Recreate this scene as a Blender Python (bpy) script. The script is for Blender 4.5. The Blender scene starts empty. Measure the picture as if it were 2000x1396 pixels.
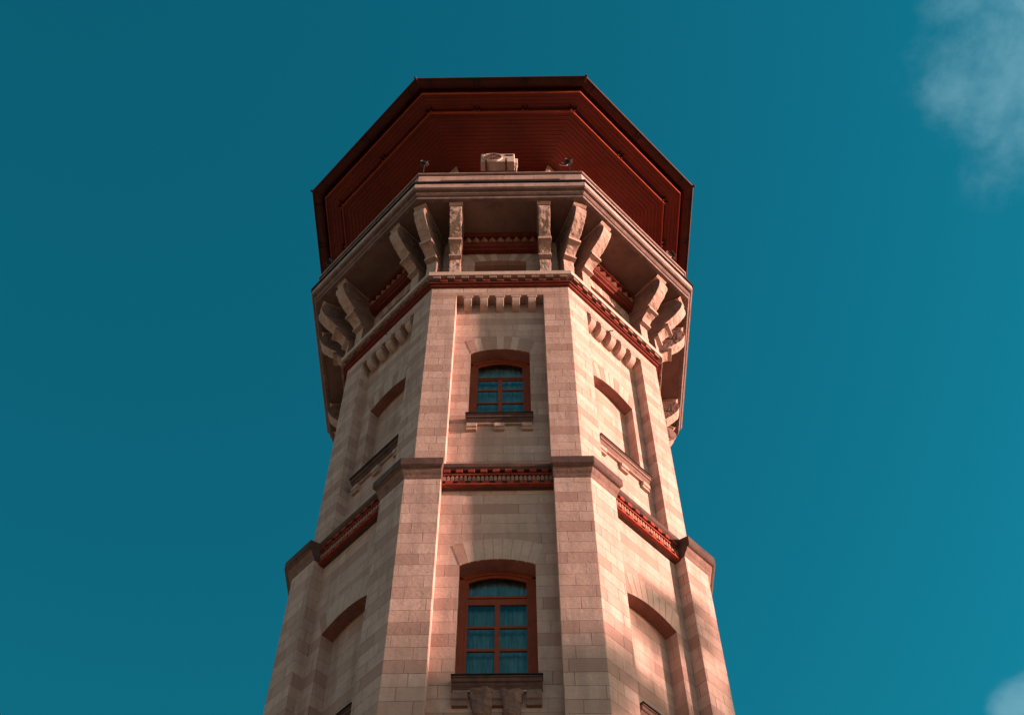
import bpy, bmesh, math, random
from mathutils import Vector, Matrix
random.seed(7)
C = bpy.context.scene
col = C.collection
R = math.radians

# ------------------------------------------------------------------ camera
cam_d = bpy.data.cameras.new('camera'); cam = bpy.data.objects.new('camera', cam_d); col.objects.link(cam)
C.camera = cam
CAMZ = 1.6
cam_d.sensor_width = 36.0; cam_d.lens = 36.0 * 2546.47 / 2000.0
cam_d.shift_x = 0.00295; cam_d.shift_y = 0.1805
cam_d.clip_end = 6000
cam.location = (0, 0, CAMZ)
cam.rotation_euler = (math.pi / 2 + 0.9285967, 0, 0)

# ------------------------------------------------------------------ sun and sky
PHI = -0.01355                      # rotation of the tower
SUN_EL = 8.0                        # degrees
SUN_AZ = -10.0                       # degrees from +x towards the camera side (-y)
sd = Vector((math.cos(R(SUN_AZ)) * math.cos(R(SUN_EL)), math.sin(R(SUN_AZ)) * math.cos(R(SUN_EL)), math.sin(R(SUN_EL))))
sun_d = bpy.data.lights.new('sun', 'SUN'); sun = bpy.data.objects.new('sun', sun_d); col.objects.link(sun)
sun_d.energy = 4.0; sun_d.angle = R(1.0); sun_d.color = (1.0, 0.60, 0.50)
sun.rotation_euler = sd.to_track_quat('Z', 'Y').to_euler()
sun.location = (40, -8, 20)

w = bpy.data.worlds.new('World'); C.world = w; w.use_nodes = True
nt = w.node_tree; nt.nodes.clear(); N = nt.nodes.new; L = nt.links.new
sky = N('ShaderNodeTexSky'); sky.sky_type = 'NISHITA'; sky.sun_disc = False
sky.sun_elevation = R(SUN_EL)
sky.sun_rotation = math.atan2(sd.x, sd.y)
sky.altitude = 100; sky.air_density = 1.0; sky.dust_density = 0.6; sky.ozone_density = 1.0
tc = N('ShaderNodeTexCoord'); sep = N('ShaderNodeSeparateXYZ'); L(tc.outputs['Generated'], sep.inputs[0])
# the sky turns teal with height above the horizon
mr = N('ShaderNodeMapRange'); mr.interpolation_type = 'SMOOTHSTEP'
mr.inputs['From Min'].default_value = 0.15; mr.inputs['From Max'].default_value = 0.62
L(sep.outputs['Z'], mr.inputs['Value'])
tint = N('ShaderNodeMix'); tint.data_type = 'RGBA'
tint.inputs[6].default_value = (0.76, 0.63, 0.56, 1); tint.inputs[7].default_value = (0.030, 0.585, 0.59, 1)
L(mr.outputs['Result'], tint.inputs['Factor'])
mul = N('ShaderNodeMix'); mul.data_type = 'RGBA'; mul.blend_type = 'MULTIPLY'; mul.inputs['Factor'].default_value = 1
L(sky.outputs['Color'], mul.inputs[6]); L(tint.outputs[2], mul.inputs[7])
# brighter towards the sun's side
dv = N('ShaderNodeVectorMath'); dv.operation = 'DOT_PRODUCT'; L(tc.outputs['Generated'], dv.inputs[0]); dv.inputs[1].default_value = sd
dm = N('ShaderNodeMapRange'); L(dv.outputs['Value'], dm.inputs['Value'])
dm.inputs['From Min'].default_value = -0.45; dm.inputs['From Max'].default_value = 0.5; dm.inputs['To Min'].default_value = 0.72; dm.inputs['To Max'].default_value = 1.28
mul2 = N('ShaderNodeVectorMath'); mul2.operation = 'SCALE'; L(mul.outputs[2], mul2.inputs[0]); L(dm.outputs['Result'], mul2.inputs['Scale'])
# wisps of cloud around two directions of the sky
def cloud_mask(direction, inner, outer):
    vm = N('ShaderNodeVectorMath'); vm.operation = 'DOT_PRODUCT'
    L(tc.outputs['Generated'], vm.inputs[0]); vm.inputs[1].default_value = Vector(direction).normalized()
    m = N('ShaderNodeMapRange'); m.interpolation_type = 'SMOOTHSTEP'
    m.inputs['From Min'].default_value = math.cos(R(outer)); m.inputs['From Max'].default_value = math.cos(R(inner))
    L(vm.outputs['Value'], m.inputs['Value']); return m.outputs['Result']
CL1 = (0.3850, 0.2450, 0.8900); CL2 = (0.3720, 0.6500, 0.6600)
m1 = cloud_mask(CL1, 0.0, 8.0); m2 = cloud_mask(CL2, 0.0, 2.4)
mx = N('ShaderNodeMath'); mx.operation = 'MAXIMUM'; L(m1, mx.inputs[0]); L(m2, mx.inputs[1])
nz = N('ShaderNodeTexNoise'); nz.inputs['Scale'].default_value = 13; nz.inputs['Detail'].default_value = 9; nz.inputs['Roughness'].default_value = 0.6
nz.inputs['Distortion'].default_value = 0.15
L(tc.outputs['Generated'], nz.inputs['Vector'])
ad = N('ShaderNodeMath'); ad.operation = 'MULTIPLY_ADD'; ad.inputs[1].default_value = 2.6; ad.inputs[2].default_value = -1.25
L(nz.outputs['Fac'], ad.inputs[0])
ad2 = N('ShaderNodeMath'); ad2.operation = 'ADD'; L(mx.outputs[0], ad2.inputs[0]); L(ad.outputs[0], ad2.inputs[1])
cm = N('ShaderNodeMapRange'); cm.inputs['From Min'].default_value = 0.22; cm.inputs['From Max'].default_value = 1.45; cm.interpolation_type = 'SMOOTHSTEP'
cm.inputs["To Max"].default_value = 0.80
L(ad2.outputs[0], cm.inputs['Value'])
gate = N('ShaderNodeMapRange'); gate.inputs['From Max'].default_value = 0.25; L(mx.outputs[0], gate.inputs['Value'])
cf = N('ShaderNodeMath'); cf.operation = 'MULTIPLY'; L(cm.outputs[0], cf.inputs[0]); L(gate.outputs[0], cf.inputs[1])
cl = N('ShaderNodeMix'); cl.data_type = 'RGBA'; L(cf.outputs[0], cl.inputs['Factor'])
L(mul2.outputs[0], cl.inputs[6])
CLOUD = cl.inputs[7]; CLOUD.default_value = (0.62, 1.40, 1.75, 1)
bg = N('ShaderNodeBackground'); bg.inputs['Strength'].default_value = 0.10
L(cl.outputs[2], bg.inputs['Color'])
out = N('ShaderNodeOutputWorld'); L(bg.outputs[0], out.inputs['Surface'])
C.view_settings.view_transform = 'Standard'; C.view_settings.look = 'None'
C.view_settings.exposure = 1.6; C.view_settings.gamma = 1.0
C.render.engine = 'CYCLES'
C.cycles.max_bounces = 8; C.cycles.diffuse_bounces = 5

# ------------------------------------------------------------------ materials
def new_mat(name):
    m = bpy.data.materials.new(name); m.use_nodes = True
    nt = m.node_tree; b = nt.nodes['Principled BSDF']
    return m, nt, b, nt.nodes.new, nt.links.new

def mixc(nt, fac, a, b, blend='MIX'):
    n = nt.nodes.new('ShaderNodeMix'); n.data_type = 'RGBA'; n.blend_type = blend
    for sock, v in ((n.inputs['Factor'], fac), (n.inputs[6], a), (n.inputs[7], b)):
        if isinstance(v, (int, float)): sock.default_value = v
        elif isinstance(v, (tuple, list)): sock.default_value = (*v[:3], 1)
        else: nt.links.new(v, sock)
    return n.outputs[2]

def noise(nt, scale, detail=4, rough=.55, vec=None, sc3=None):
    tc = nt.nodes.new('ShaderNodeTexCoord'); src = tc.outputs['Object']
    if sc3:
        mp = nt.nodes.new('ShaderNodeMapping'); mp.inputs['Scale'].default_value = sc3
        nt.links.new(src, mp.inputs[0]); src = mp.outputs[0]
    n = nt.nodes.new('ShaderNodeTexNoise'); n.inputs['Scale'].default_value = scale
    n.inputs['Detail'].default_value = detail; n.inputs['Roughness'].default_value = rough
    nt.links.new(src, n.inputs['Vector']); return n.outputs['Fac']

def rng(nt, v, a, b, c=0., d=1.):
    m = nt.nodes.new('ShaderNodeMapRange'); nt.links.new(v, m.inputs['Value'])
    for k, x in zip(('From Min', 'From Max', 'To Min', 'To Max'), (a, b, c, d)): m.inputs[k].default_value = x
    return m.outputs['Result']

def mth(nt, op, a, b=0.):
    m = nt.nodes.new('ShaderNodeMath'); m.operation = op
    for i, v in enumerate((a, b)):
        if isinstance(v, (int, float)): m.inputs[i].default_value = v
        else: nt.links.new(v, m.inputs[i])
    return m.outputs[0]

PALE = (0.605, 0.430, 0.365); WARM = (0.46, 0.295, 0.24); DARKC = (0.33, 0.180, 0.145)
def stone_mat(name, course, zref, length=2.0, mortar=0.022, phase=0, pits=True):
    """ashlar: UV is metres; v in courses from zref"""
    m, nt, b, N, L = new_mat(name)
    uv = N('ShaderNodeUVMap'); uv.uv_map = 'UVMap'
    mp = N('ShaderNodeMapping'); mp.inputs['Scale'].default_value = (1 / course, 1 / course, 1)
    mp.inputs['Location'].default_value = (0.37 + 50 * length, 300 - zref / course, 0)
    L(uv.outputs[0], mp.inputs[0])
    sp = N('ShaderNodeSeparateXYZ'); L(mp.outputs[0], sp.inputs[0])
    # stones of uneven length: stretch each row differently
    row = mth(nt, 'FLOOR', sp.outputs['Y'])
    wn = N('ShaderNodeTexWhiteNoise'); wn.noise_dimensions = '1D'; L(row, wn.inputs['W'])
    sh = mth(nt, 'MULTIPLY', wn.outputs['Value'], 0.9)
    wob = mth(nt, 'MULTIPLY', noise(nt, 6, 2), 0.06)
    ux = mth(nt, 'ADD', mth(nt, 'ADD', sp.outputs['X'], sh), wob)
    cb = N('ShaderNodeCombineXYZ'); L(ux, cb.inputs[0]); L(sp.outputs['Y'], cb.inputs[1])
    br = N('ShaderNodeTexBrick'); L(cb.outputs[0], br.inputs['Vector'])
    br.offset = 0.5; br.offset_frequency = 2; br.squash = 1
    br.inputs['Scale'].default_value = 1; br.inputs['Brick Width'].default_value = length; br.inputs['Row Height'].default_value = 1
    br.inputs['Mortar Size'].default_value = mortar; br.inputs['Mortar Smooth'].default_value = 0.25; br.inputs['Bias'].default_value = -0.1
    br.inputs['Color1'].default_value = (0, 0, 0, 1); br.inputs['Color2'].default_value = (1, 1, 1, 1); br.inputs['Mortar'].default_value = (0.5, 0.5, 0.5, 1)
    base = mixc(nt, mth(nt, 'MULTIPLY', br.outputs['Color'], 0.68), PALE, WARM)
    # every third course is of a browner stone
    md = mth(nt, 'FLOORED_MODULO', mth(nt, 'ADD', row, phase), 3.0)
    isd = mth(nt, 'LESS_THAN', md, 0.5)
    amt = mth(nt, 'MULTIPLY', isd, mth(nt, 'MULTIPLY_ADD', br.outputs['Color'], 0.35))
    nd = nt.nodes[-1]
    amt = mth(nt, 'MULTIPLY', isd, mth(nt, 'ADD', mth(nt, 'MULTIPLY', br.outputs['Color'], 0.30), 0.38))
    base = mixc(nt, amt, base, DARKC)
    # mottling, streaks, stains
    base = mixc(nt, rng(nt, noise(nt, 2.2, 5), .42, .72, 0, .38), base, (0.42, 0.28, 0.225))
    base = mixc(nt, rng(nt, noise(nt, 1.0, 5, .6, sc3=(5, 5, .55)), .45, .70, 0, .58), base, (0.27, 0.18, 0.15))
    base = mixc(nt, rng(nt, noise(nt, 14, 6, .7), .35, .72, 0.0, .42), base, (0.34, 0.215, 0.175))
    if pits:
        vo = N('ShaderNodeTexVoronoi'); vo.inputs['Scale'].default_value = 7; tcc = N('ShaderNodeTexCoord'); L(tcc.outputs['Object'], vo.inputs['Vector'])
        pit = mth(nt, 'MULTIPLY', rng(nt, vo.outputs['Distance'], .04, .10, 1, 0), rng(nt, noise(nt, 1.7, 3), .48, .58, 0, .85))
        base = mixc(nt, pit, base, (0.12, 0.07, 0.055))
    base = mixc(nt, mth(nt, 'MULTIPLY', br.outputs['Fac'], rng(nt, noise(nt, 3.1, 3), .35, .62, .30, .92)), base, (0.14, 0.085, 0.07))
    L(base, b.inputs['Base Color']); b.inputs['Roughness'].default_value = 0.9; b.inputs['Specular IOR Level'].default_value = 0.2
    h = mth(nt, 'ADD', mth(nt, 'MULTIPLY', br.outputs['Fac'], -0.6), mth(nt, 'MULTIPLY', noise(nt, 22, 6, .7), 0.65))
    h = mth(nt, 'ADD', h, mth(nt, 'MULTIPLY', br.outputs['Color'], 0.25))
    h = mth(nt, 'ADD', h, mth(nt, 'MULTIPLY', noise(nt, 3.5, 3, .6), 0.8))
    bp = N('ShaderNodeBump'); bp.inputs['Strength'].default_value = 0.8; bp.inputs['Distance'].default_value = 0.013
    L(h, bp.inputs['Height']); L(bp.outputs[0], b.inputs['Normal'])
    return m

def rough_mat(name, c1, c2, scale=3, c3=None, streak=0.0, bump=.008, rough=.85, spec=.2, fine=30, metal=0.):
    m, nt, b, N, L = new_mat(name)
    base = mixc(nt, rng(nt, noise(nt, scale, 6, .6), .35, .68), c1, c2)
    if c3: base = mixc(nt, rng(nt, noise(nt, scale * 3.3, 5, .7), .50, .72, 0, .75), base, c3)
    if streak: base = mixc(nt, rng(nt, noise(nt, 1.6, 5, .65, sc3=(6, 6, .8)), .48, .75, 0, streak), base, tuple(x * .45 for x in c1))
    L(base, b.inputs['Base Color']); b.inputs['Roughness'].default_value = rough; b.inputs['Specular IOR Level'].default_value = spec
    b.inputs['Metallic'].default_value = metal
    bp = N('ShaderNodeBump'); bp.inputs['Strength'].default_value = .6; bp.inputs['Distance'].default_value = bump
    L(noise(nt, fine, 6, .7), bp.inputs['Height']); L(bp.outputs[0], b.inputs['Normal'])
    return m

HC = 0.2285; HL = 0.2400
M_up = stone_mat('ashlar of the upper storey', HC, 20.905 + CAMZ, 2.0)
M_upp = stone_mat('ashlar of the upper panels', HC, 20.905 + CAMZ, 3.2, mortar=.016, pits=False)
M_lo = stone_mat('ashlar of the lower storey', HL, 15.34 + CAMZ, 2.1)
M_lop = stone_mat('ashlar of the lower panels', HL, 15.34 + CAMZ, 3.4, mortar=.016, pits=False)
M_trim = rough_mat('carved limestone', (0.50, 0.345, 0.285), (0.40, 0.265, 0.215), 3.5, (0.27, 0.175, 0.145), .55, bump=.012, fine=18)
M_cheek = rough_mat('dark stone of the console cheeks', (0.25, 0.155, 0.125), (0.17, 0.10, 0.082), 3, (0.10, 0.06, 0.05), .4, bump=.012, fine=18)  # darker than the carved limestone of the console fronts
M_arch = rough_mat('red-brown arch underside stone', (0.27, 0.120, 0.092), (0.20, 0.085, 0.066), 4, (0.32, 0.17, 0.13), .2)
M_pale = rough_mat('pale voussoir stone', (0.54, 0.395, 0.33), (0.47, 0.335, 0.275), 3, (0.40, 0.28, 0.23), .25)
M_rose = rough_mat('rose voussoir stone', (0.42, 0.265, 0.215), (0.35, 0.21, 0.17), 3, (0.29, 0.18, 0.15), .25)
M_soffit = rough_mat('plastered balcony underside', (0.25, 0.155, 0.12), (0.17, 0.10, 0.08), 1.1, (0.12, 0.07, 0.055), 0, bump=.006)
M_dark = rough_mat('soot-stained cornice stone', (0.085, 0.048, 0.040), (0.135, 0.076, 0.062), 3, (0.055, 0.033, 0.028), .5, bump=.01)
M_band = rough_mat('parapet stone', (0.50, 0.34, 0.30), (0.38, 0.245, 0.21), 2.5, (0.20, 0.13, 0.11), .5)
M_brick = rough_mat('red brick', (0.31, 0.048, 0.025), (0.20, 0.032, 0.020), 6, (0.09, 0.024, 0.018), .45, bump=.006)
M_brick3 = rough_mat('shade-darkened red brick', (0.19, 0.032, 0.018), (0.12, 0.022, 0.014), 6, (0.06, 0.018, 0.014), .45, bump=.006)  # darker copy of the red brick, shade under the overhangs painted into it
M_brick2 = rough_mat('buff brick', (0.38, 0.20, 0.14), (0.28, 0.13, 0.09), 6, (0.18, 0.08, 0.06), .3)
M_wood = rough_mat('red painted boards', (0.220, 0.029, 0.012), (0.160, 0.021, 0.010), 1.1, (0.11, 0.020, 0.010), .35, bump=.003, rough=.55, spec=.4)
M_gutter = rough_mat('red painted gutter metal', (0.10, 0.020, 0.012), (0.06, 0.014, 0.010), 2.5, (0.035, 0.012, 0.010), .2, bump=.002, rough=.62, spec=.25)
M_roofm = rough_mat('dark red sheet metal', (0.12, 0.03, 0.02), (0.09, 0.025, 0.02), 2, None, .2, rough=.45)
M_frame = rough_mat('red-brown window timber', (0.26, 0.056, 0.023), (0.21, 0.044, 0.019), 5, (0.16, 0.038, 0.017), .2, bump=.002, rough=.6, spec=.2, fine=60)
M_iron = rough_mat('dark iron', (0.022, 0.019, 0.018), (0.05, 0.035, 0.03), 9, None, 0, rough=.5, metal=.5)
M_rust = rough_mat('rusty bracket steel', (0.20, 0.09, 0.06), (0.11, 0.05, 0.035), 12, None, 0, rough=.7)
M_white = rough_mat('aged white enamel', (0.62, 0.53, 0.47), (0.52, 0.43, 0.37), 6, (0.40, 0.30, 0.25), .4, bump=.001, rough=.45, spec=.5)
M_grille = rough_mat('fan grille', (0.22, 0.12, 0.10), (0.15, 0.085, 0.07), 8, None, 0, rough=.5)
M_room = rough_mat('unlit room', (0.02, 0.02, 0.022), (0.03, 0.028, 0.027), 1)

def glass_mat():
    m, nt, b, N, L = new_mat('window glass'); nt.nodes.remove(b)
    tr = N('ShaderNodeBsdfTransparent'); tr.inputs[0].default_value = (0.62, 0.80, 0.84, 1)
    gl = N('ShaderNodeBsdfGlossy'); gl.inputs['Roughness'].default_value = 0.02; gl.inputs['Color'].default_value = (0.9, 1, 1, 1)
    fr = N('ShaderNodeFresnel'); fr.inputs['IOR'].default_value = 1.75
    bp = N('ShaderNodeBump'); bp.inputs['Strength'].default_value = .15; bp.inputs['Distance'].default_value = .02
    L(noise(nt, 5, 2), bp.inputs['Height']); L(bp.outputs[0], gl.inputs['Normal'])
    ms = N('ShaderNodeMixShader'); L(fr.outputs[0], ms.inputs[0]); L(tr.outputs[0], ms.inputs[1]); L(gl.outputs[0], ms.inputs[2])
    L(ms.outputs[0], nt.nodes['Material Output'].inputs['Surface']); return m
M_glass = glass_mat()
def curtain_mat():
    m, nt, b, N, L = new_mat('sheer curtain')
    f = rng(nt, noise(nt, 3.0, 4, .6, sc3=(9, 1, .7)), .35, .65)
    L(mixc(nt, f, (0.20, 0.28, 0.30), (0.40, 0.52, 0.54)), b.inputs['Base Color']); b.inputs['Roughness'].default_value = .9
    return m
M_curt = curtain_mat()

# ------------------------------------------------------------------ the octagon
KF = 1.025; T8 = math.tan(math.pi / 8)
DK = (1 + T8 * KF) / math.sqrt(2)           # the diagonal faces stand a hair further out
def half(k, w): return w * T8 * KF if k % 2 == 0 else w * (1 - T8 * KF) / math.sqrt(2)
def P(k, u, w, z):
    a = k * math.pi / 4; d = w * (DK if k % 2 else 1)
    return Vector((math.sin(a) * d + math.cos(a) * u, -math.cos(a) * d + math.sin(a) * u, z + CAMZ))
def CORN(k, w, z): return P(k % 8, half(k, w), w, z)   # corner between face k and k+1
FR = 0.0

class MB:
    def __init__(s): s.v = []; s.f = []; s.mi = []
    def face(s, pts, mi=0):
        n = len(s.v); s.v += [Vector(p) for p in pts]; s.f.append(tuple(range(n, n + len(pts)))); s.mi.append(mi)
    def solid(s, bot, top, mi=0):
        """prism between two equal loops"""
        n = len(bot)
        s.face(list(reversed(bot)), mi); s.face(top, mi)
        for i in range(n):
            j = (i + 1) % n; s.face((bot[i], bot[j], top[j], top[i]), mi)
    def box(s, k, u0, u1, w0, w1, z0, z1, mi=0):
        s.solid([P(k, u0, w1, z0), P(k, u1, w1, z0), P(k, u1, w0, z0), P(k, u0, w0, z0)],
                [P(k, u0, w1, z1), P(k, u1, w1, z1), P(k, u1, w0, z1), P(k, u0, w0, z1)], mi)
    def profile(s, k, prof, u0, u1, mi=0):
        """closed (w,z) outline pushed along a face"""
        s.solid([P(k, u0, a, z) for a, z in prof], [P(k, u1, a, z) for a, z in prof], mi)
    def build(s, name, mat, parent=None, bevel=0, smooth=False, label=None):
        me = bpy.data.meshes.new(name); bm = bmesh.new()
        bv = [bm.verts.new(v) for v in s.v]
        for f, mi in zip(s.f, s.mi):
            try: q = bm.faces.new([bv[i] for i in f]); q.material_index = mi; q.smooth = smooth
            except ValueError: pass
        bmesh.ops.remove_doubles(bm, verts=bm.verts, dist=1e-5)
        bmesh.ops.recalc_face_normals(bm, faces=bm.faces)
        bm.normal_update()
        uvl = bm.loops.layers.uv.new('UVMap')
        for f in bm.faces:
            n = f.normal
            if abs(n.z) < .8:
                t = Vector((-n.y, n.x, 0)).normalized()
                for l in f.loops: l[uvl].uv = (l.vert.co.dot(t), l.vert.co.z)
            else:
                for l in f.loops: l[uvl].uv = (l.vert.co.x, l.vert.co.y)
        bm.to_mesh(me); bm.free()
        for m_ in (mat if isinstance(mat, (list, tuple)) else [mat]): me.materials.append(m_)
        o = bpy.data.objects.new(name, me); col.objects.link(o)
        if parent: o.parent = parent
        if label: o['label'] = label
        if bevel:
            md = o.modifiers.new('bevel', 'BEVEL'); md.width = bevel; md.segments = 2; md.limit_method = 'ANGLE'; md.angle_limit = R(35)
        return o

def tag(o, label, cat, group=None, kind=None):
    if label: o['label'] = label
    if cat: o['category'] = cat
    if group: o['group'] = group
    if kind: o['kind'] = kind
    return o
def ring(mb, prof, closed=True, mi=0, K0=0, K1=8):
    """sweep an open list of (w,z) round the octagon"""
    n = len(prof); m = n if closed else n - 1
    for k in range(K0, K1):
        for i in range(m):
            (a, za), (b, zb) = prof[i], prof[(i + 1) % n]
            mb.face((CORN(k - 1, a, za), P(k, half(k, a), a, za), P(k, half(k, b), b, zb), CORN(k - 1, b, zb)), mi)

tower = bpy.data.objects.new('water_tower', None); col.objects.link(tower)
tower.location = (-0.12853, 14.0, 0); tower.rotation_euler = (0, 0, PHI)
tag(tower, 'tall octagonal banded stone water tower with red wooden eaves and a bracketed balcony', 'tower')

# ------------------------------------------------------------------ ground
def ground():
    me = bpy.data.meshes.new('ground'); bm = bmesh.new()
    bmesh.ops.create_circle(bm, cap_ends=True, segments=96, radius=2500)
    bm.to_mesh(me); bm.free()
    m, nt, b, N, L = new_mat('paving and worn grass')
    base = mixc(nt, rng(nt, noise(nt, .15, 6), .4, .6), (0.33, 0.24, 0.18), (0.20, 0.17, 0.09))
    L(base, b.inputs['Base Color']); b.inputs['Roughness'].default_value = .95
    me.materials.append(m); o = bpy.data.objects.new('ground', me); col.objects.link(o); o['kind'] = 'structure'
ground()

# ------------------------------------------------------------------ storeys
A = 3.046; AP = 2.846        # upper storey: piers and recessed panels
B = 3.246; BP = 3.046        # lower storey
PUC, PUD = 0.812, 0.755      # half widths of the recessed panels
def pu(k): return PUC if k % 2 == 0 else PUD
LPC, LPD = 0.830, 0.775
def lpu(k): return LPC if k % 2 == 0 else LPD

def arc(hw, zs, rise, n=16):
    return [(-hw + 2 * hw * i / n, zs + rise * (1 - (2 * i / n - 1) ** 2)) for i in range(n + 1)]

def panel(k, U, w, z0, z1, hw, zb, zs, rise, depth, name, mat, blind, parent):
    mb = MB(); c = 0.012
    mb.face((P(k, -U, w, z0), P(k, -hw + c, w, z0), P(k, -hw + c, w, z1), P(k, -U, w, z1)))
    mb.face((P(k, hw + c, w, z0), P(k, U, w, z0), P(k, U, w, z1), P(k, hw + c, w, z1)))
    mb.face((P(k, -hw + c, w, z0), P(k, hw + c, w, z0), P(k, hw + c, w, zb), P(k, -hw + c, w, zb)))
    ar = [(u + c, z) for u, z in arc(hw, zs, rise)]
    for (u0, a0), (u1, a1) in zip(ar, ar[1:]):
        mb.face((P(k, u0, w, a0), P(k, u1, w, a1), P(k, u1, w, z1), P(k, u0, w, z1)))
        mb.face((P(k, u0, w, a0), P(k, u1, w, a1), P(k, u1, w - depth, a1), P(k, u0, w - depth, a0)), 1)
    for s in (-hw + c, hw + c):
        mb.face((P(k, s, w, zb), P(k, s, w, zs), P(k, s, w - depth, zs), P(k, s, w - depth, zb)))
    mb.face((P(k, -hw + c, w, zb), P(k, hw + c, w, zb), P(k, hw + c, w - depth, zb), P(k, -hw + c, w - depth, zb)))
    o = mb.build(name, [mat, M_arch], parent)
    if blind:
        m2 = MB(); wi = w - depth + .012
        lo = [(-hw + c, zb)] + [(hw + c, zb)] + list(reversed(ar))
        m2.face([P(k, u, wi, z) for u, z in lo])
        m2.build('blind_window', mat, parent)
    return o

def pier(k, w, wi, z0, z1, uk, uk1, name, mat, bevel=.008):
    """corner pier between face k and k+1"""
    k1 = (k + 1) % 8; wb = wi - .06
    def loop(z): return [P(k, uk, w, z), CORN(k, w, z), P(k1, -uk1, w, z), P(k1, -uk1, wb, z), CORN(k, wb, z), P(k, uk, wb, z)]
    mb = MB(); mb.solid(loop(z0), loop(z1)); return mb.build(name, mat, tower, bevel)

def voussoirs(k, w, hw, zs, rise, ztop, zc, n, mats, pattern, side=1.0, c=.012, parent=tower):
    """fan of arch stones over an opening: radial joints from (0,zc)"""
    mb = MB()
    def low(t): return (t * hw, zs + rise * (1 - t * t))
    sc = (ztop - zc) / (zs + rise - zc)
    def up(t):
        x, z = low(t); s = sc * side if abs(t) > .99 else sc
        return (x * sc, zc + (z - zc) * sc)
    g = .0035
    for i in range(n):
        t0 = -1 + 2 * i / n; t1 = -1 + 2 * (i + 1) / n
        sub = 3; ts = [t0 + (t1 - t0) * j / sub for j in range(sub + 1)]
        lo = [low(t) for t in ts]; hi = [up(t) for t in ts]
        lo[0] = (lo[0][0] + g, lo[0][1]); hi[0] = (hi[0][0] + g, hi[0][1]); lo[-1] = (lo[-1][0] - g, lo[-1][1]); hi[-1] = (hi[-1][0] - g, hi[-1][1])
        pts = lo + list(reversed(hi))
        pts = [(u + c, z) for u, z in pts]
        mb.solid([P(k, u, w - .02, z) for u, z in pts], [P(k, u, w + .005, z) for u, z in pts], pattern[i % len(pattern)])
    return mb.build('voussoir_arch', mats, parent, .003)

def window(k, w, hw, zb, zs, rise, bars, transom, c=.012, double=False):
    """timber casement in an arched opening; bars = heights of glazing bars, transom = (z0,z1)"""
    root = MB()
    fw = .085
    ar = [(u + c, z) for u, z in arc(hw, zs, rise)]
    ai = [(u + c, z) for u, z in arc(hw - fw, zs - fw * .75, rise * .92)]
    zi = zs - fw * .75
    for i in range(len(ar) - 1):            # arched head
        p = [ar[i], ar[i + 1], ai[i + 1], ai[i]]
        root.solid([P(k, u, w - .06, z) for u, z in p], [P(k, u, w, z) for u, z in p])
    for s in (-1, 1):
        u0, u1 = sorted((s * hw + c, s * (hw - fw) + c))
        root.box(k, u0, u1, w - .06, w, zb, zi)
    root.box(k, -hw + fw + c, hw - fw + c, w - .06, w - .004, zb, zb + .055)
    fr = root.build('window', M_frame, tower, .004)
    # sashes
    sash = MB(); wsh = w - .022; sw = .045
    hi = hw - fw
    for s in (-1, 1):
        u0, u1 = sorted((s * hi + c, s * (hi - sw) + c)); sash.box(k, u0, u1, wsh - .03, wsh, zb + .055, zi)
    ai2 = [(u + c, z) for u, z in arc(hi - sw, zi - sw, rise * .9)]
    for i in range(len(ai) - 1):
        p = [ai[i], ai[i + 1], ai2[i + 1], ai2[i]]
        sash.solid([P(k, u, wsh - .03, z) for u, z in p], [P(k, u, wsh + .002, z) for u, z in p])
    sash.box(k, -hi + sw + c, hi - sw + c, wsh - .03, wsh - .003, transom[0], transom[1])
    sash.box(k, -hi + sw + c, hi - sw + c, wsh - .03, wsh + .016, transom[1] - .035, transom[1] + .008)
    sash.box(k, -.034 + c, .034 + c, wsh - .03, wsh + .003, zb + .06, transom[0])
    for z in bars:
        sash.box(k, -hi + sw + c, hi - sw + c, wsh - .03, wsh - .001, z - .022, z + .022)
    sash.box(k, -hi + sw + c, hi - sw + c, wsh - .03, wsh - .002, zb + .055, zb + .10)
    so = sash.build('sash', M_frame, fr, .003)
    g = MB(); wg = wsh - .018
    ag = [(u + c, z) for u, z in arc(hi - .01, zi - .012, rise * .9)]
    g.face([P(k, u, wg, z) for u, z in [(-hi + .01 + c, zb + .06), (hi - .01 + c, zb + .06)] + list(reversed(ag))])
    g.build('pane', M_glass, fr)
    cu = MB(); n = 60; wc = wg - .10
    pts = []
    for i in range(n + 1):
        u = -hi + 2 * hi * i / n; pts.append((u + c, wc + .010 * math.sin(u * 62 + .8 * math.sin(u * 17)) ))
    for (u0, a0), (u1, a1) in zip(pts, pts[1:]):
        cu.face((P(k, u0, a0, zb + .03), P(k, u1, a1, zb + .03), P(k, u1, a1, zs + rise), P(k, u0, a0, zs + rise)))
    cu.build('curtain', M_curt, fr, smooth=True)
    return fr

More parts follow.
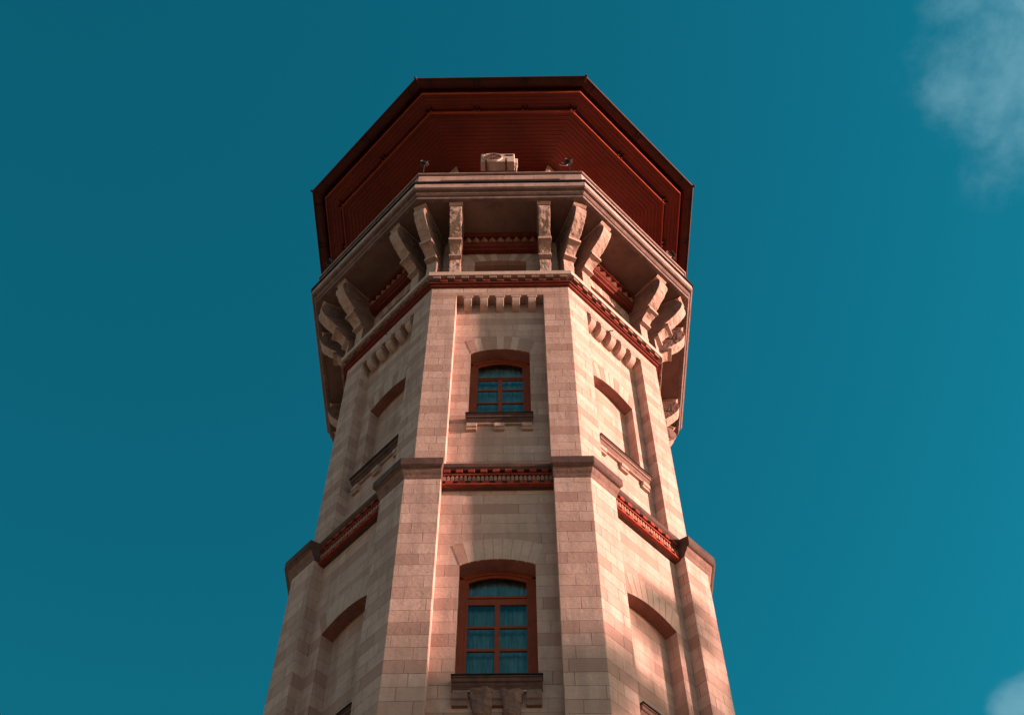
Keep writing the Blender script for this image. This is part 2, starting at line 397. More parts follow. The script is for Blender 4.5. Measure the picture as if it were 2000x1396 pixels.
def sill(k, w, hw, ztop, nb, bw, drop, c=.012, corb=False):
    mb = MB(); p = [(w - .20, ztop - .02), (w + .115, ztop - .02), (w + .12, ztop - .045), (w + .10, ztop - .05), (w + .10, ztop - .105), (w + .075, ztop - .115), (w + .07, ztop - .14),
                    (w + .05, ztop - .17), (w + .045, ztop - .205), (w - .20, ztop - .205)]
    mb.profile(k, p, -hw + c, hw + c)
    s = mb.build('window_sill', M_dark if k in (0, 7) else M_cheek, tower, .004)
    fl = MB(); fl.box(k, -hw - .01 + c, hw + .01 + c, w - .20, w + .132, ztop - .019, ztop - .004)
    fl.build('flashing', M_iron, s)
    b2 = MB(); b2.box(k, -hw + .01 + c, hw - .01 + c, w - .05, w + .045, ztop - .235, ztop - .207)
    b2.build('moulding', M_trim, s, .003)
    for i in range(nb):
        u = -hw + bw / 2 + .01 + (2 * hw - bw - .02) * i / (nb - 1) + c
        b3 = MB(); zt_ = ztop - .237; b3.profile(k, [(w - .05, zt_), (w + .07, zt_), (w + .07, zt_ - drop * .55), (w + .042, zt_ - drop * .62), (w + .052, zt_ - drop * .9), (w + .052, zt_ - drop), (w - .05, zt_ - drop)], u - bw / 2, u + bw / 2)
        b3.build('sill_bracket', M_cheek if corb else M_trim, s, .005)
    if corb:
        for i in range(nb - 1):
            u = -hw + bw + (2 * hw - 2 * bw) * (i + .5) / (nb - 1) + c - (0.0)
            cw = .15; m = MB(); rr = random.Random(i + 3)
            zt = ztop - .24; prev = None; lv = []
            for j in range(7):
                z = zt - .085 * j; q = cw * (1 - .085 * j) + rr.uniform(-.012, .012); d = .12 - .012 * j + rr.uniform(-.02, .02)
                lv.append([P(k, u - q, w - .03, z), P(k, u - q, w + d * .75, z), P(k, u - q * .4, w + d + rr.uniform(0, .02), z), P(k, u + q * .4, w + d + rr.uniform(0, .02), z), P(k, u + q, w + d * .75, z), P(k, u + q, w - .03, z)])
            m.face(list(reversed(lv[0]))); m.face(lv[-1])
            for a_, b_ in zip(lv, lv[1:]):
                for q in range(6): m.face((a_[q], a_[(q + 1) % 6], b_[(q + 1) % 6], b_[q]))
            worn(m.build('carved_corbel', M_cheek, s, .006), .07)
    return s

wear = bpy.data.textures.new('wear', 'CLOUDS'); wear.noise_scale = .11; wear.noise_depth = 3
def worn(o, amp):
    sb = o.modifiers.new('subdivide', 'SUBSURF'); sb.subdivision_type = 'SIMPLE'; sb.levels = sb.render_levels = 3
    d = o.modifiers.new('wear', 'DISPLACE'); d.texture = wear; d.texture_coords = 'GLOBAL'; d.strength = amp; d.mid_level = .5
ZU0, ZU1 = 16.30, 22.78          # upper storey
ZH = 22.40                       # head of the upper panels
ZL1 = 16.02                      # top of the lower piers
ZL0 = -CAMZ                      # ground
ZW = 10.0
VIS = (0, 1, 7, 2, 6)
core = MB(); ring(core, [(2.40, ZL0), (2.40, 25.0)], closed=False)
core.build('inner_wall', M_room, tower)

head = MB(); ring(head, [(AP - .06, ZH), (A, ZH), (A, ZU1), (AP - .06, ZU1)]); head.build('upper_wall_head', M_up, tower, .006)
for k in range(8):
    U = pu(k)
    if k == 0:
        panel(k, U, AP, ZU0, ZH + .01, .523, 18.28, 20.515, .14, .36, 'upper_wall_panel', M_upp, False, tower)
    else:
        panel(k, U, AP, ZU0, ZH + .01, .515, 18.28, 20.515, .14, .20, 'upper_wall_panel', M_upp, True, tower)
    pier(k, A, AP, ZU0, ZH - .002, pu(k), pu(k + 1), 'upper_corner_pier', M_up)
    voussoirs(k, AP, .523, 20.515, .14, 21.13, 18.3, 9, [M_pale, M_rose], [1, 0, 1, 1, 0, 1, 0, 1, 1] if k == 0 else [1, 0, 1, 0, 0, 1, 0, 0, 1])
window(0, AP - .21, .523, 18.62, 20.515, .14, [19.62, 19.19], (19.96, 20.03))
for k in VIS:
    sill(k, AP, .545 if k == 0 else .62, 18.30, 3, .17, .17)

# corbel table at the head of each upper panel
def corbels(k):
    n = 5; U = pu(k); pitch = 2 * U / 5.42
    for i in range(n):
        u = (i - 2) * pitch
        hw = pitch * .235; mb = MB()
        d = A - AP
        pr = [(AP - .04, ZH - .066), (A - .012, ZH - .066), (A - .014, ZH - .12)]
        for j in range(1, 8):
            t = j / 7 * math.pi / 2
            pr.append((AP + (d - .014) * math.cos(t) + .004, ZH - .12 - .20 * math.sin(t)))
        pr.append((AP - .04, ZH - .32))
        mb.profile(k, pr, u - hw, u + hw)
        mb.box(k, u - hw - .022, u + hw + .022, AP - .04, A - .003, ZH - .065, ZH - .003)
        mb.build('corbel', M_trim, tower, .006)
for k in VIS: corbels(k)

# lower storey
ZLH = 15.93
for k in range(8):
    U = lpu(k)
    if k == 0:
        panel(k, U, BP, ZW, ZL1 + .3, .524, 11.79, 14.145, .12, .36, 'lower_wall_panel', M_lop, False, tower)
    else:
        panel(k, U, BP, ZW, ZL1 + .3, .52, 11.79, 14.145, .12, .22, 'lower_wall_panel', M_lop, True, tower)
    voussoirs(k, BP, .524, 14.145, .12, 14.73, 12.3, 9, [M_pale, M_rose], [1, 0, 0, 0, 0, 0, 0, 0, 0])
    pier(k, B, BP, ZL0, ZL1, lpu(k), lpu(k + 1), 'lower_corner_pier', M_lo)
    base = MB(); base.box(k, -U, U, BP - .06, BP, ZL0, ZW); base.build('lower_wall_base', M_lop, tower)
window(0, BP - .21, .524, 12.02, 14.145, .12, [13.10, 12.645], (13.56, 13.72))
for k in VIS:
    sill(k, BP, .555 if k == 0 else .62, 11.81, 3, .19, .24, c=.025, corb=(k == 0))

# cornice caps of the lower piers
def pier_cap(k):
    k1 = (k + 1) % 8; e = .03
    prof = [(A - .10, 16.50), (A + .02, 16.47), (3.385, 16.33), (3.385, 16.165), (3.365, 16.135), (3.325, 16.125), (3.318, 16.095), (3.30, 16.06), (3.275, 16.025), (3.26, 15.98), (B + .004, 15.96), (A - .10, 15.96)]
    mb = MB(); n = len(prof)
    ends = [(P(k, lpu(k) - (e if j in (2, 3) else e * .3), a, z), CORN(k, a, z), P(k1, -lpu(k1) + (e if j in (2, 3) else e * .3), a, z)) for j, (a, z) in enumerate(prof)]
    for i in range(n):
        a_, b_ = ends[i], ends[(i + 1) % n]
        q = 1 if 4 <= i <= 9 else 0; mb.face((a_[0], a_[1], b_[1], b_[0]), q); mb.face((a_[1], a_[2], b_[2], b_[1]), q)
    mb.face([x[0] for x in ends]); mb.face([x[2] for x in ends])
    mb.build('pier_cap', [M_dark, M_cheek], tower, .006)
for k in range(8): pier_cap(k)

# red brick frieze between the caps
def frieze(k):
    U = lpu(k) - .002; mb = MB()
    mb.box(k, -U, U, BP - .05, 3.115, 15.925, 16.40, 1)          # back of the frieze
    mb.box(k, -U, U, BP - .05, 3.165, 15.927, 15.962, 0)
    mb.box(k, -U, U, BP - .05, 3.16, 16.185, 16.225, 0)
    n = 9; p = 2 * U / n
    for i in range(n):                                         # two rows of brick dentils
        u = -U + p * (i + .3)
        mb.box(k, u, u + p * .56, 3.10, 3.158, 15.963, 16.045, 0)
        u = -U + p * (i + .1)
        mb.box(k, u, u + p * .55, 3.10, 3.185, 16.227, 16.305, 0)
    n = 26; p = 2 * U / n
    for i in range(n):                                         # row of pointed teeth
        u = -U + p * (i + .5); h = p * .40
        prof = [(u - h, 16.047), (u + h, 16.047), (u + h, 16.14), (u, 16.183), (u - h, 16.14)]
        mb.solid([P(k, a, 3.10, z) for a, z in prof], [P(k, a, 3.15, z) for a, z in prof], 2)
    mb.build('brick_frieze', [M_brick, M_dark, M_brick2], tower, .004)
    le = MB(); le.profile(k, [(AP - .05, 16.48), (3.20, 16.44), (3.215, 16.40), (3.20, 16.345), (3.16, 16.307), (AP - .05, 16.307)], -U, U)
    le.build('frieze_ledge', M_dark, tower, .004)
for k in range(8): frieze(k)

# ------------------------------------------------------------------ belt course
belt = MB()
ring(belt, [(2.80, 23.20), (3.12, 23.15), (3.20, 23.11), (3.205, 22.955), (3.06, 22.955), (2.80, 22.955)])
bo = belt.build('belt_course', M_pale, tower, .005)
den = MB()
for k in range(8):
    H = half(k, 3.15); n = 10; p = 2 * H / n
    for i in range(n):
        u = -H + p * (i + .5)
        den.box(k, u - p * .27, u + p * .27, 3.0, 3.188, 22.866, 22.953, 0)
        if i < n - 1: den.box(k, u + p * .26, u + p * .76, 3.0, 3.155, 22.802, 22.864, 1)
ring(den, [(3.0, 22.953), (3.10, 22.953), (3.10, 22.865), (3.0, 22.865)], mi=1)
M_brown = rough_mat('brown weathered stone', (0.27, 0.165, 0.13), (0.20, 0.12, 0.095), 4, (0.13, 0.08, 0.065), .4)
den.build('dentil_course', [M_brown, M_brick], bo, .004)
rb = MB(); ring(rb, [(2.95, 22.80), (3.135, 22.80), (3.135, 22.762), (3.10, 22.758), (3.095, 22.715), (3.06, 22.705), (2.95, 22.705)])
rb.build('red_brick_string', M_brick3, bo, .004)
rb = MB(); ring(rb, [(3.0, 22.864), (3.085, 22.864), (3.085, 22.802), (3.0, 22.802)])
rb.build('brick_backing', M_dark, bo)

# ------------------------------------------------------------------ wall below the balcony
ZS = 24.95
GW = 2.96
for k in range(8):
    U = half(k, GW); mb = MB(); hw = .51; za = 24.10; w = GW
    mb.face((P(k, -U, w, 23.0), P(k, -hw, w, 23.0), P(k, -hw, w, ZS), P(k, -U, w, ZS)))
    mb.face((P(k, hw, w, 23.0), P(k, U, w, 23.0), P(k, U, w, ZS), P(k, hw, w, ZS)))
    ar = arc(hw, za - .05, .05, 8)
    for (u0, a0), (u1, a1) in zip(ar, ar[1:]):
        mb.face((P(k, u0, w, a0), P(k, u1, w, a1), P(k, u1, w, ZS), P(k, u0, w, ZS)))
        mb.face((P(k, u0, w, a0), P(k, u1, w, a1), P(k, u1, w - .35, a1), P(k, u0, w - .35, a0)))
    for s in (-hw, hw): mb.face((P(k, s, w, 23.0), P(k, s, w, za - .05), P(k, s, w - .35, za - .05), P(k, s, w - .35, 23.0)))
    mb.build('balcony_storey_wall', M_upp, tower)
    voussoirs(k, GW, .51, za - .05, .05, 24.50, 22.9, 9, [M_pale, M_rose], [1, 0, 1, 0, 1, 1, 0, 1, 0], c=0)
    f = MB(); f.box(k, -.50, .50, GW - .33, GW - .28, 23.05, 24.09); f.build('shutter', M_wood, tower)
    # red frieze with saw teeth
    fr = MB(); Uf = .74
    fr.box(k, -Uf, Uf, GW - .05, 3.10, 24.50, ZS - .002, 1)
    fr.profile(k, [(GW - .05, 24.40), (3.06, 24.40), (3.07, 24.44), (3.12, 24.46), (3.12, 24.53), (3.15, 24.55), (3.15, 24.585), (GW - .05, 24.585)], -Uf - .01, Uf + .01)
    n = 9; p = 2 * Uf / n
    for i in range(n):
        u = -Uf + p * (i + .5)
        b0 = [P(k, u - p * .46, 3.09, 24.60), P(k, u, 3.165, 24.60), P(k, u + p * .46, 3.09, 24.60)]
        b1 = [P(k, u - p * .46, 3.09, 24.79), P(k, u, 3.165, 24.79), P(k, u + p * .46, 3.09, 24.79)]
        fr.solid(b0, b1, 2)
    fr.box(k, -Uf, Uf, GW - .05, 3.185, 24.80, ZS - .003, 0)
    fr.build('saw_tooth_frieze', [M_brick3, M_dark, M_brick2], tower, .003)

# ------------------------------------------------------------------ consoles
def console(ang, lat, sc, lab=None):
    """scroll bracket standing out along direction ang, lateral offset lat, radial scale sc"""
    ca, sa = math.cos(ang), math.sin(ang)
    def Q(v, r, z): return Vector((sa * r * sc + ca * (lat + v), -ca * r * sc + sa * (lat + v), z + CAMZ))
    hw = .115
    body = [(2.9, 24.872), (3.73, 24.872), (3.785, 24.83), (3.825, 24.76), (3.845, 24.68), (3.845, 24.60), (3.82, 24.51), (3.775, 24.42), (3.71, 24.33), (3.63, 24.24), (3.55, 24.165), (3.475, 24.10), (3.425, 24.045), (3.405, 24.00), (2.9, 24.00)]
    neck = [(2.9, 23.998), (3.455, 23.998), (3.45, 23.93), (3.395, 23.90), (3.33, 23.85), (3.28, 23.79), (3.255, 23.72), (2.9, 23.72)]
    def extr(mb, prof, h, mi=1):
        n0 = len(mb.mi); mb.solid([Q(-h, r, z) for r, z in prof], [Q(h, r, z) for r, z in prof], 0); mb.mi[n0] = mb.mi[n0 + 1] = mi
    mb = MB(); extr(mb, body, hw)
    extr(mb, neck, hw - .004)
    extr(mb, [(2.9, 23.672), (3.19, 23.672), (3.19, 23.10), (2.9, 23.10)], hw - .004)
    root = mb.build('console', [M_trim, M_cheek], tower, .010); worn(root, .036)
    m2 = MB(); extr(m2, [(2.9, ZS - .003), (3.845, ZS - .003), (3.845, ZS - .03), (3.80, ZS - .075), (2.9, ZS - .075)], hw + .024)
    m2.build('console_cap', [M_trim, M_cheek], root, .004)
    m3 = MB(); extr(m3, [(3.05, 24.035), (3.475, 24.035), (3.505, 24.015), (3.505, 23.925), (3.05, 23.925)], hw + .016)
    m3.build('console_band', [M_trim, M_cheek], root, .005); m3 = MB()
    extr(m3, [(3.05, 23.735), (3.27, 23.735), (3.285, 23.715), (3.28, 23.668), (3.05, 23.668)], hw + .012)
    m3.build('console_band', [M_trim, M_cheek], root, .005)
    # carved fan in a sunk field on each cheek
    m4 = MB()
    for s in (-1, 1):
        h0, h1 = (hw - .01) * s, (hw + .012) * s
        for j in range(7):
            t0 = R(186 + j * 13.5); t1 = t0 + R(7.5)
            c0 = (3.68, 24.80)
            pts = [(c0[0] + .05 * math.cos(t0) - .0, c0[1] + .05 * math.sin(t0)), (c0[0] + .05 * math.cos(t1), c0[1] + .05 * math.sin(t1)),
                   (c0[0] + .38 * math.cos(t1), c0[1] + .38 * math.sin(t1)), (c0[0] + .38 * math.cos(t0), c0[1] + .38 * math.sin(t0))]
            m4.solid([Q(h0, r, z) for r, z in pts], [Q(h1, r, z) for r, z in pts])
        bars = [(3.08, 24.22), (3.16, 24.22), (3.16, 24.85), (3.08, 24.85)]
        m4.solid([Q(h0, r, z) for r, z in bars], [Q(h1, r, z) for r, z in bars])
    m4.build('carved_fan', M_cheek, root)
    return root
for k in range(8):
    uc = .875 if k % 2 == 0 else .84
    f = DK if k % 2 else 1.0
    console(k * math.pi / 4, -uc, f); console(k * math.pi / 4, uc, f)
    cc = CORN(k, 1.0, 0); ang = math.atan2(cc.x, -cc.y); console(ang, 0, math.hypot(cc.x, cc.y) * .985)

# ------------------------------------------------------------------ balcony
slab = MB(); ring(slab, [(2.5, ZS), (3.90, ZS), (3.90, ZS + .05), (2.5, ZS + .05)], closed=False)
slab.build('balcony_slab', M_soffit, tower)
cor = MB(); ring(cor, [(3.84, ZS + .002), (3.84, ZS - .012), (3.915, ZS - .012), (3.925, ZS + .01), (3.925, ZS + .055), (3.87, ZS + .065), (3.87, ZS + .115), (3.93, ZS + .13), (3.965, ZS + .165), (3.965, ZS + .19), (3.92, ZS + .20), (3.92, ZS + .255),
    (4.0, ZS + .27), (4.028, ZS + .30), (4.028, 25.44), (3.90, 25.44)], closed=False)
M_cor = rough_mat('sooty cornice moulding', (0.23, 0.15, 0.13), (0.15, 0.095, 0.08), 2.0, (0.34, 0.23, 0.20), .6)
co = cor.build('balcony_cornice', M_cor, tower, .004)
cb_ = MB(); ring(cb_, [(3.96, 25.235), (4.032, 25.255), (4.032, 25.43), (3.96, 25.435)], closed=False); cb_.build('cornice_band', M_band, co)
cv = MB(); ring(cv, [(4.0, 25.445), (4.062, 25.447), (4.064, 25.50), (4.045, 25.515), (3.94, 25.58), (3.90, 25.58)], closed=False)
cv.build('drip_edge', M_iron, co)
par = MB(); ring(par, [(3.92, 25.56), (3.925, 25.69), (3.925, 25.69)], closed=False)
for k in range(8):
    u = half(k, 3.945); w = 3.945; s = 1.22 if k % 2 == 0 else 1.12
    z0, z1, z2, z3 = 25.57, 25.69, 25.86, 26.08
    par.face((P(k, -u, w, z0), P(k, u, w, z0), P(k, u, w, z1), P(k, -u, w, z1)))
    par.face((P(k, -u, w, z2), P(k, u, w, z2), P(k, u, w, z3), P(k, -u, w, z3)))
    for a_, b_ in ((-u, -s), (s, u)): par.face((P(k, a_, w, z1), P(k, b_, w, z1), P(k, b_, w, z2), P(k, a_, w, z2)))
    wi = w - .05
    par.face((P(k, -s, wi, z1), P(k, s, wi, z1), P(k, s, wi, z2), P(k, -s, wi, z2)))
    for z in (z1, z2): par.face((P(k, -s, w, z), P(k, s, w, z), P(k, s, wi, z), P(k, -s, wi, z)))
    for q in (-s, s): par.face((P(k, q, w, z1), P(k, q, w, z2), P(k, q, wi, z2), P(k, q, wi, z1)))
ring(par, [(3.945, 26.08), (3.70, 26.08), (3.70, 25.0)], closed=False)
m_par = stone_mat('ashlar of the parapet', .62, 25.4 + CAMZ, 1.0, .012, pits=False)
po = par.build('parapet', m_par, tower)
cp = MB(); ring(cp, [(3.68, 26.125), (3.975, 26.125), (3.985, 26.135), (3.985, 26.155), (3.68, 26.17)])
cp.build('coping', M_band, po, .003)
cp = MB(); ring(cp, [(3.68, 26.082), (3.962, 26.082), (3.962, 26.123), (3.68, 26.123)]); cp.build('coping_bed', M_dark, po)
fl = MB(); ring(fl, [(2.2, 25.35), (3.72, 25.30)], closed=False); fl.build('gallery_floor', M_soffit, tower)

# ------------------------------------------------------------------ gallery room behind the parapet
ZR = 30.27
gr = MB(); ring(gr, [(2.30, 25.0), (2.30, ZR + .05)], closed=False); gr.build('gallery_room_wall', M_wood, tower)
for k in range(8):
    k1 = (k + 1) % 8
    def lp(z, a0=.13, a1=.34):
        e0, e1 = (a0, a1) if k % 2 == 0 else (a1, a0)
        return [P(k, half(k, 2.6) - e0, 2.6, z), CORN(k, 2.6, z), P(k1, -half(k1, 2.6) + e1, 2.6, z), P(k1, -half(k1, 2.6) + e1, 2.28, z), CORN(k, 2.28, z), P(k, half(k, 2.6) - e0, 2.28, z)]
    mb = MB(); mb.solid(lp(25.0, .12, .46), lp(29.6, .12, .46)); mb.solid(lp(29.601, .12, .46), lp(ZR - .057, .02, .46)); mb.build('gallery_pier', M_up, tower, .006)

# ------------------------------------------------------------------ roof
so = MB(); prof = []
ZP = ZR - .10; ZT = ZR + .005
w0 = 3.86; prof.append((3.935, ZR + .06)); prof.append((3.865, ZR + .06)); prof.append((3.865, ZP))
x = w0; pw = .088
while x > 2.15:
    prof += [(x - .002, ZP), (x - pw + .012, ZP), (x - pw + .006, ZP + .010)]; x -= pw
ring(so, prof, closed=False); sof = so.build('eave_boarding', M_wood, tower)
stp = MB(); pr = [(4.40, ZR + .34), (4.275, ZR + .34), (4.275, ZT)]
x = 4.272
for q in range(4): pr += [(x, ZT), (x - .072, ZT), (x - .078, ZT + .008)]; x -= .084
pr += [(x, ZT), (3.935, ZT), (3.935, ZR + .04)]
ring(stp, pr, closed=False); stp.build('eave_frieze_board', M_wood, tower)
# lip of the boarding (the thin edge that catches the sun)
lip = MB(); ring(lip, [(3.895, ZR - .05), (3.895, ZP - .06), (3.862, ZP - .06), (3.862, ZR - .05)]); ring(lip, [(4.298, ZT + .03), (4.298, ZT - .048), (4.272, ZT - .048), (4.272, ZT + .03)])
M_lip = rough_mat('orange-red painted moulding', (0.36, 0.064, 0.028), (0.28, 0.050, 0.022), 5, None, .2, rough=.5)
lip.build('eave_moulding', M_lip, tower, .004)
gu = MB(); ring(gu, [(4.55, ZR + .19), (4.605, ZR + .165), (4.615, ZR + .115), (4.600, ZR + .10), (4.592, ZR + .122), (4.56, ZR + .112), (4.50, ZR + .09), (4.44, ZR + .085), (4.39, ZR + .10), (4.36, ZR + .14), (4.355, ZR + .34)], closed=False)
guo = gu.build('gutter', M_gutter, tower)
for k in range(8):
    tip = MB()
    c0 = CORN(k, 4.57, ZR + .06); d = Vector((c0.x, c0.y, 0)).normalized(); t = Vector((-d.y, d.x, 0))
    a_ = [c0 - d * .10 - t * .04, c0 + d * .085 - t * .022, c0 + d * .085 + t * .022, c0 - d * .10 + t * .04]
    tip.solid([q + Vector((0, 0, .02)) for q in a_], [q + Vector((0, 0, .07)) for q in a_]); tip.build('gutter_corner', M_gutter, guo, .008)
    us = (-.56, .56) if k % 2 == 0 else (0.0,)
    for u in us + (-half(k, 3.95) + .06, half(k, 3.95) - .06):
        for s in ((-.05, .05) if abs(u) < 1.2 else (0,)):
            mb = MB(); mb.box(k, u + s - .014, u + s + .014, 3.89, 4.0, ZT - .05, ZT + .003)
            mb.build('gutter_bracket', M_iron, guo)
            mb = MB(); mb.box(k, u + s - .010, u + s + .010, 4.40, 4.60, ZR + .078, ZR + .108)
            mb.build('gutter_strap', M_iron, guo)
            bo_ = MB()
            c0 = P(k, u + s, 3.915, ZP - .02)
            for i in range(6):
                t0, t1 = i * math.pi / 3, (i + 1) * math.pi / 3
                q = lambda t, z: c0 + Vector((.02 * math.cos(t), .02 * math.sin(t), z))
                bo_.face((q(t0, -.02), q(t1, -.02), q(t1, .02), q(t0, .02)))
            bo_.face([q(i * math.pi / 3, -.02) for i in range(6)])
            bo_.build('bolt', M_lip, guo)
rc = MB(); ring(rc, [(4.60, ZR + .18), (0.02, ZR + 2.5)], closed=False); rc.build('roof_cover', M_roofm, tower)

# ------------------------------------------------------------------ things on the tower
def tube(mb, pts, r, n=8):
    pts = [Vector(p) for p in pts]; rings = []
    for i, p in enumerate(pts):
        d = (pts[min(i + 1, len(pts) - 1)] - pts[max(i - 1, 0)]).normalized()
        a = d.orthogonal().normalized(); b = d.cross(a)
        if rings:
            pa = rings[-1][1]; a = (pa - d * pa.dot(d)).normalized(); b = d.cross(a)
        rings.append(([p + (a * math.cos(2 * math.pi * j / n) + b * math.sin(2 * math.pi * j / n)) * r for j in range(n)], a))
    for (r0, _), (r1, _) in zip(rings, rings[1:]):
        for j in range(n): mb.face((r0[j], r0[(j + 1) % n], r1[(j + 1) % n], r1[j]))
    mb.face(list(reversed(rings[0][0]))); mb.face(rings[-1][0])
def lathe(mb, base, axis, prof, n=20):
    axis = Vector(axis).normalized(); a = axis.orthogonal().normalized(); b = axis.cross(a); base = Vector(base)
    rr = [[base + axis * h + (a * math.cos(2 * math.pi * j / n) + b * math.sin(2 * math.pi * j / n)) * r for j in range(n)] for r, h in prof]
    for r0, r1 in zip(rr, rr[1:]):
        for j in range(n): mb.face((r0[j], r0[(j + 1) % n], r1[(j + 1) % n], r1[j]))
    mb.face(list(reversed(rr[0]))); mb.face(rr[-1])

def world_of(p): return Matrix.Translation(tower.location) @ Matrix.Rotation(PHI, 4, 'Z') @ Vector(p)
def thing(name, label, cat, p, group=None, rot=0):
    o = bpy.data.objects.new(name, None); col.objects.link(o); o.location = world_of(p); o.rotation_euler = (0, 0, PHI + rot)
    return tag(o, label, cat, group)

# air conditioner: origin at the wall, x along the wall, -y outwards
ac = thing('air_conditioner', 'boxy white outdoor air conditioner unit hung on the gallery wall above the parapet', 'air conditioner', P(0, -.085, 2.60, 29.15))
def lb(mb, x0, x1, y0, y1, z0, z1, mi=0):
    mb.solid([Vector(q) for q in ((x0, y0, z0), (x1, y0, z0), (x1, y1, z0), (x0, y1, z0))], [Vector(q) for q in ((x0, y0, z1), (x1, y0, z1), (x1, y1, z1), (x0, y1, z1))], mi)
YF = -.46; YB = -.245
mb = MB(); lb(mb, -.395, .385, YF, YB, .05, .53); lb(mb, -.39, .38, YF - .012, YF + .01, .045, .535); mb.build('casing', M_white, ac, .015)
mb = MB(); lathe(mb, (-.13, YF - .012, .29), (0, -1, 0), [(.238, 0), (.238, .022), (.215, .026), (.21, .006)], 32); mb.build('fan_ring', M_white, ac)
mb = MB(); lathe(mb, (-.13, YF - .014, .29), (0, -1, 0), [(.208, 0), (.208, .004)], 32)
for r_ in (.05, .085, .12, .155, .19):
    tube(mb, [(-.13 + r_ * math.cos(t * math.pi / 12), YF - .032, .29 + r_ * math.sin(t * math.pi / 12)) for t in range(25)], .0045, 5)
for t in range(8):
    tube(mb, [(-.13, YF - .036, .29), (-.13 + .21 * math.cos(t * math.pi / 4), YF - .036, .29 + .21 * math.sin(t * math.pi / 4))], .005, 5)
lathe(mb, (-.13, YF - .018, .29), (0, -1, 0), [(.05, 0), (.045, .02)], 16)
mb.build('fan_grille', M_grille, ac)
mb = MB(); lb(mb, .165, .345, YF - .018, YF - .010, .38, .47); mb.build('rating_plate', M_iron, ac, .003)
mb = MB(); lb(mb, .387, .455, YF + .05, YB - .04, .12, .40); mb.build('valve_cover', M_white, ac, .012)
mb = MB(); tube(mb, [(.42, YF + .12, .13), (.43, YF + .12, .02), (.42, YF + .16, -.06), (.40, -.03, -.08)], .014); mb.build('refrigerant_pipe', M_white, ac)
for x_ in (-.27, .19):
    mb = MB(); lb(mb, x_ - .022, x_ + .022, YF - .06, .0, -.005, .045); lb(mb, x_ - .022, x_ + .022, YF - .068, YF - .05, -.004, .11)
    lb(mb, x_ - .018, x_ + .018, -.02, .0, -.38, -.006)
    mb.build('wall_bracket', M_rust, ac, .003)

def floodlight(p, rot, label, h, cable):
    t = thing('floodlight', label, 'floodlight', p, 'small floodlights on the parapet', rot)
    mb = MB(); tube(mb, [(0, 0, 0), (0, 0, h)], .013); lb(mb, -.035, .035, -.035, .035, 0, .012); mb.build('post', M_iron, t)
    mb = MB(); lathe(mb, (0, .07, h + .075), (0, -1, .15), [(.03, 0), (.06, .012), (.075, .06), (.082, .11), (.085, .125), (.078, .13), (.074, .12)], 20)
    mb.build('lamp_head', M_iron, t)
    mb = MB(); lathe(mb, (0, -.042, h + .091), (0, -1, .15), [(.073, 0), (.06, .006)], 20); mb.build('lens', M_glass, t)
    mb = MB(); tube(mb, [(-.08, 0, h + .075), (-.085, 0, h + .0), (0, 0, h - .01), (.085, 0, h), (.08, 0, h + .075)], .008, 6); mb.build('yoke', M_rust, t)
    if cable:
        mb = MB(); tube(mb, [(cable * (.10 + .09 * math.cos(a)), .02, h - .0 + .09 * math.sin(a)) for a in [R(60 + 30 * i) for i in range(11)]], .008, 6)
        mb.build('cable_loop', M_white, t)
    return t
floodlight(P(0, -1.60, 3.955, 26.165), 0, 'small black floodlight on a thin post at the left end of the front parapet', .52, 0)
floodlight(P(0, 1.435, 3.955, 26.165), 0, 'small black floodlight with a looped cable at the right end of the front parapet', .52, -1)
floodlight(P(1, 1.28, 3.955, 26.165), math.pi / 4, 'small black floodlight at the far right corner of the parapet, against the red eaves', .33, -1)
floodlight(P(7, -1.36, 3.955, 26.165), -math.pi / 4, 'small black floodlight at the far left corner of the parapet, in the shade', .30, 0)

# iron hook stubs in the stone under the belt
for k, u, z in ((1, -.18, 22.27), (7, -.05, 22.62)):
    mb = MB(); tube(mb, [P(k, u, A - .02, z), P(k, u, A + .06, z), P(k, u + .05, A + .085, z + .03), P(k, u + .06, A + .085, z + .07)], .012, 6); mb.build('iron_hook', M_iron, tower)

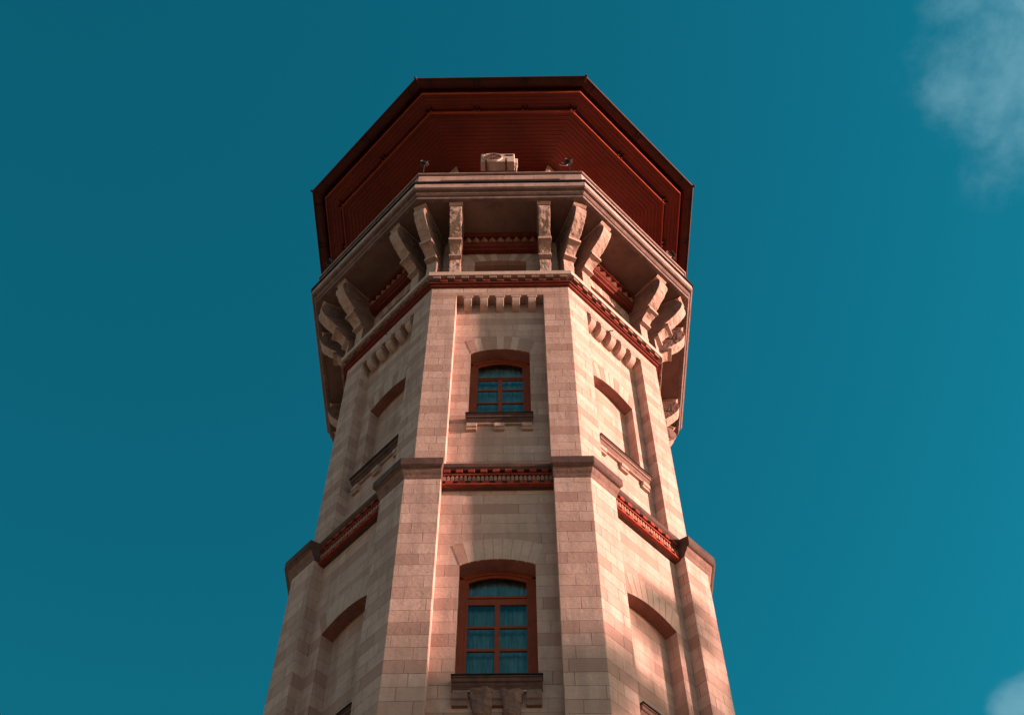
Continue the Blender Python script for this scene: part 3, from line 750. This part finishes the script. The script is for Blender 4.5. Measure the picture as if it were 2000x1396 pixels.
# ------------------------------------------------------------------ trees that shade the foot of the tower
M_bark = rough_mat('bark', (0.10, 0.07, 0.05), (0.06, 0.045, 0.035), 6, None, .3, bump=.02)
def leaf_mat():
    m, nt, b, N, L = new_mat('leaves')
    L(mixc(nt, rng(nt, noise(nt, 1.4, 4), .35, .65), (0.045, 0.085, 0.022), (0.10, 0.12, 0.035)), b.inputs['Base Color'])
    b.inputs['Roughness'].default_value = .6; return m
M_leaf = leaf_mat()
def tree(loc, h, cr, label, seed, nleaf):
    rr = random.Random(seed)
    t = bpy.data.objects.new('leafy_tree', None); col.objects.link(t); t.location = loc
    tag(t, label, 'tree', None)
    mb = MB(); zt = h * .45
    def limb(p0, p1, r0, r1):
        n = 5; pts = [p0.lerp(p1, i / n) + Vector((rr.uniform(-.1, .1), rr.uniform(-.1, .1), 0)) * (0 < i < n) for i in range(n + 1)]
        for i in range(n):
            ra = r0 + (r1 - r0) * i / n; rb_ = r0 + (r1 - r0) * (i + 1) / n; d = (pts[i + 1] - pts[i]).normalized(); a = d.orthogonal().normalized(); b = d.cross(a)
            q = [[p + (a * math.cos(j * math.pi / 4) + b * math.sin(j * math.pi / 4)) * r for j in range(8)] for p, r in ((pts[i], ra), (pts[i + 1], rb_))]
            for j in range(8): mb.face((q[0][j], q[0][(j + 1) % 8], q[1][(j + 1) % 8], q[1][j]))
    limb(Vector((0, 0, 0)), Vector((.2, .1, zt)), h * .026, h * .017)
    clumps = []
    for i in range(11):
        a = i * 2.4 + rr.uniform(-.3, .3); e = rr.uniform(.15, 1.0); rad = cr * rr.uniform(.45, .85) * math.sin(e * 2.2 + .3)
        end = Vector((math.cos(a) * rad, math.sin(a) * rad, zt + (h - zt) * e * .88))
        limb(Vector((.2, .1, zt * rr.uniform(.8, 1))), end, h * .011, h * .003); clumps.append((end, cr * rr.uniform(.15, .24)))
        for q in range(2):
            e2 = end + Vector((rr.uniform(-1, 1), rr.uniform(-1, 1), rr.uniform(-.4, .8))) * cr * .35; limb(end.lerp(Vector((.2, .1, zt)), .3), e2, h * .005, h * .002); clumps.append((e2, cr * rr.uniform(.10, .19)))
    mb.build('trunk', M_bark, t)
    lf = MB()
    for i in range(nleaf):
        c, r = rr.choice(clumps)
        while True:
            v = Vector((rr.uniform(-1, 1), rr.uniform(-1, 1), rr.uniform(-1, 1)))
            if .1 < v.length < 1: break
        p = c + v.normalized() * r * rr.uniform(.3, 1.05); s = rr.uniform(.07, .13)
        a = Vector((rr.gauss(0, 1), rr.gauss(0, 1), rr.gauss(0, .6))).normalized(); b = a.orthogonal().normalized()
        lf.face((p - a * s, p - b * s * .5, p + a * s, p + b * s * .5))
    me = bpy.data.meshes.new('crown'); me.from_pydata([tuple(v) for v in lf.v], [], lf.f); me.materials.append(M_leaf)
    o = bpy.data.objects.new('crown', me); col.objects.link(o); o.parent = t
TREES = (((27.5, 5.5, 0), 21.8, 5.6, 'tall broad-leaved tree standing to the right of the tower, its crown shading the lower wall', 21, 17000),
         ((34.5, 3.2, 0), 20.4, 5.2, 'shorter broad-leaved tree farther from the tower than the tall one', 9, 12000))
for a_ in TREES: tree(*a_)
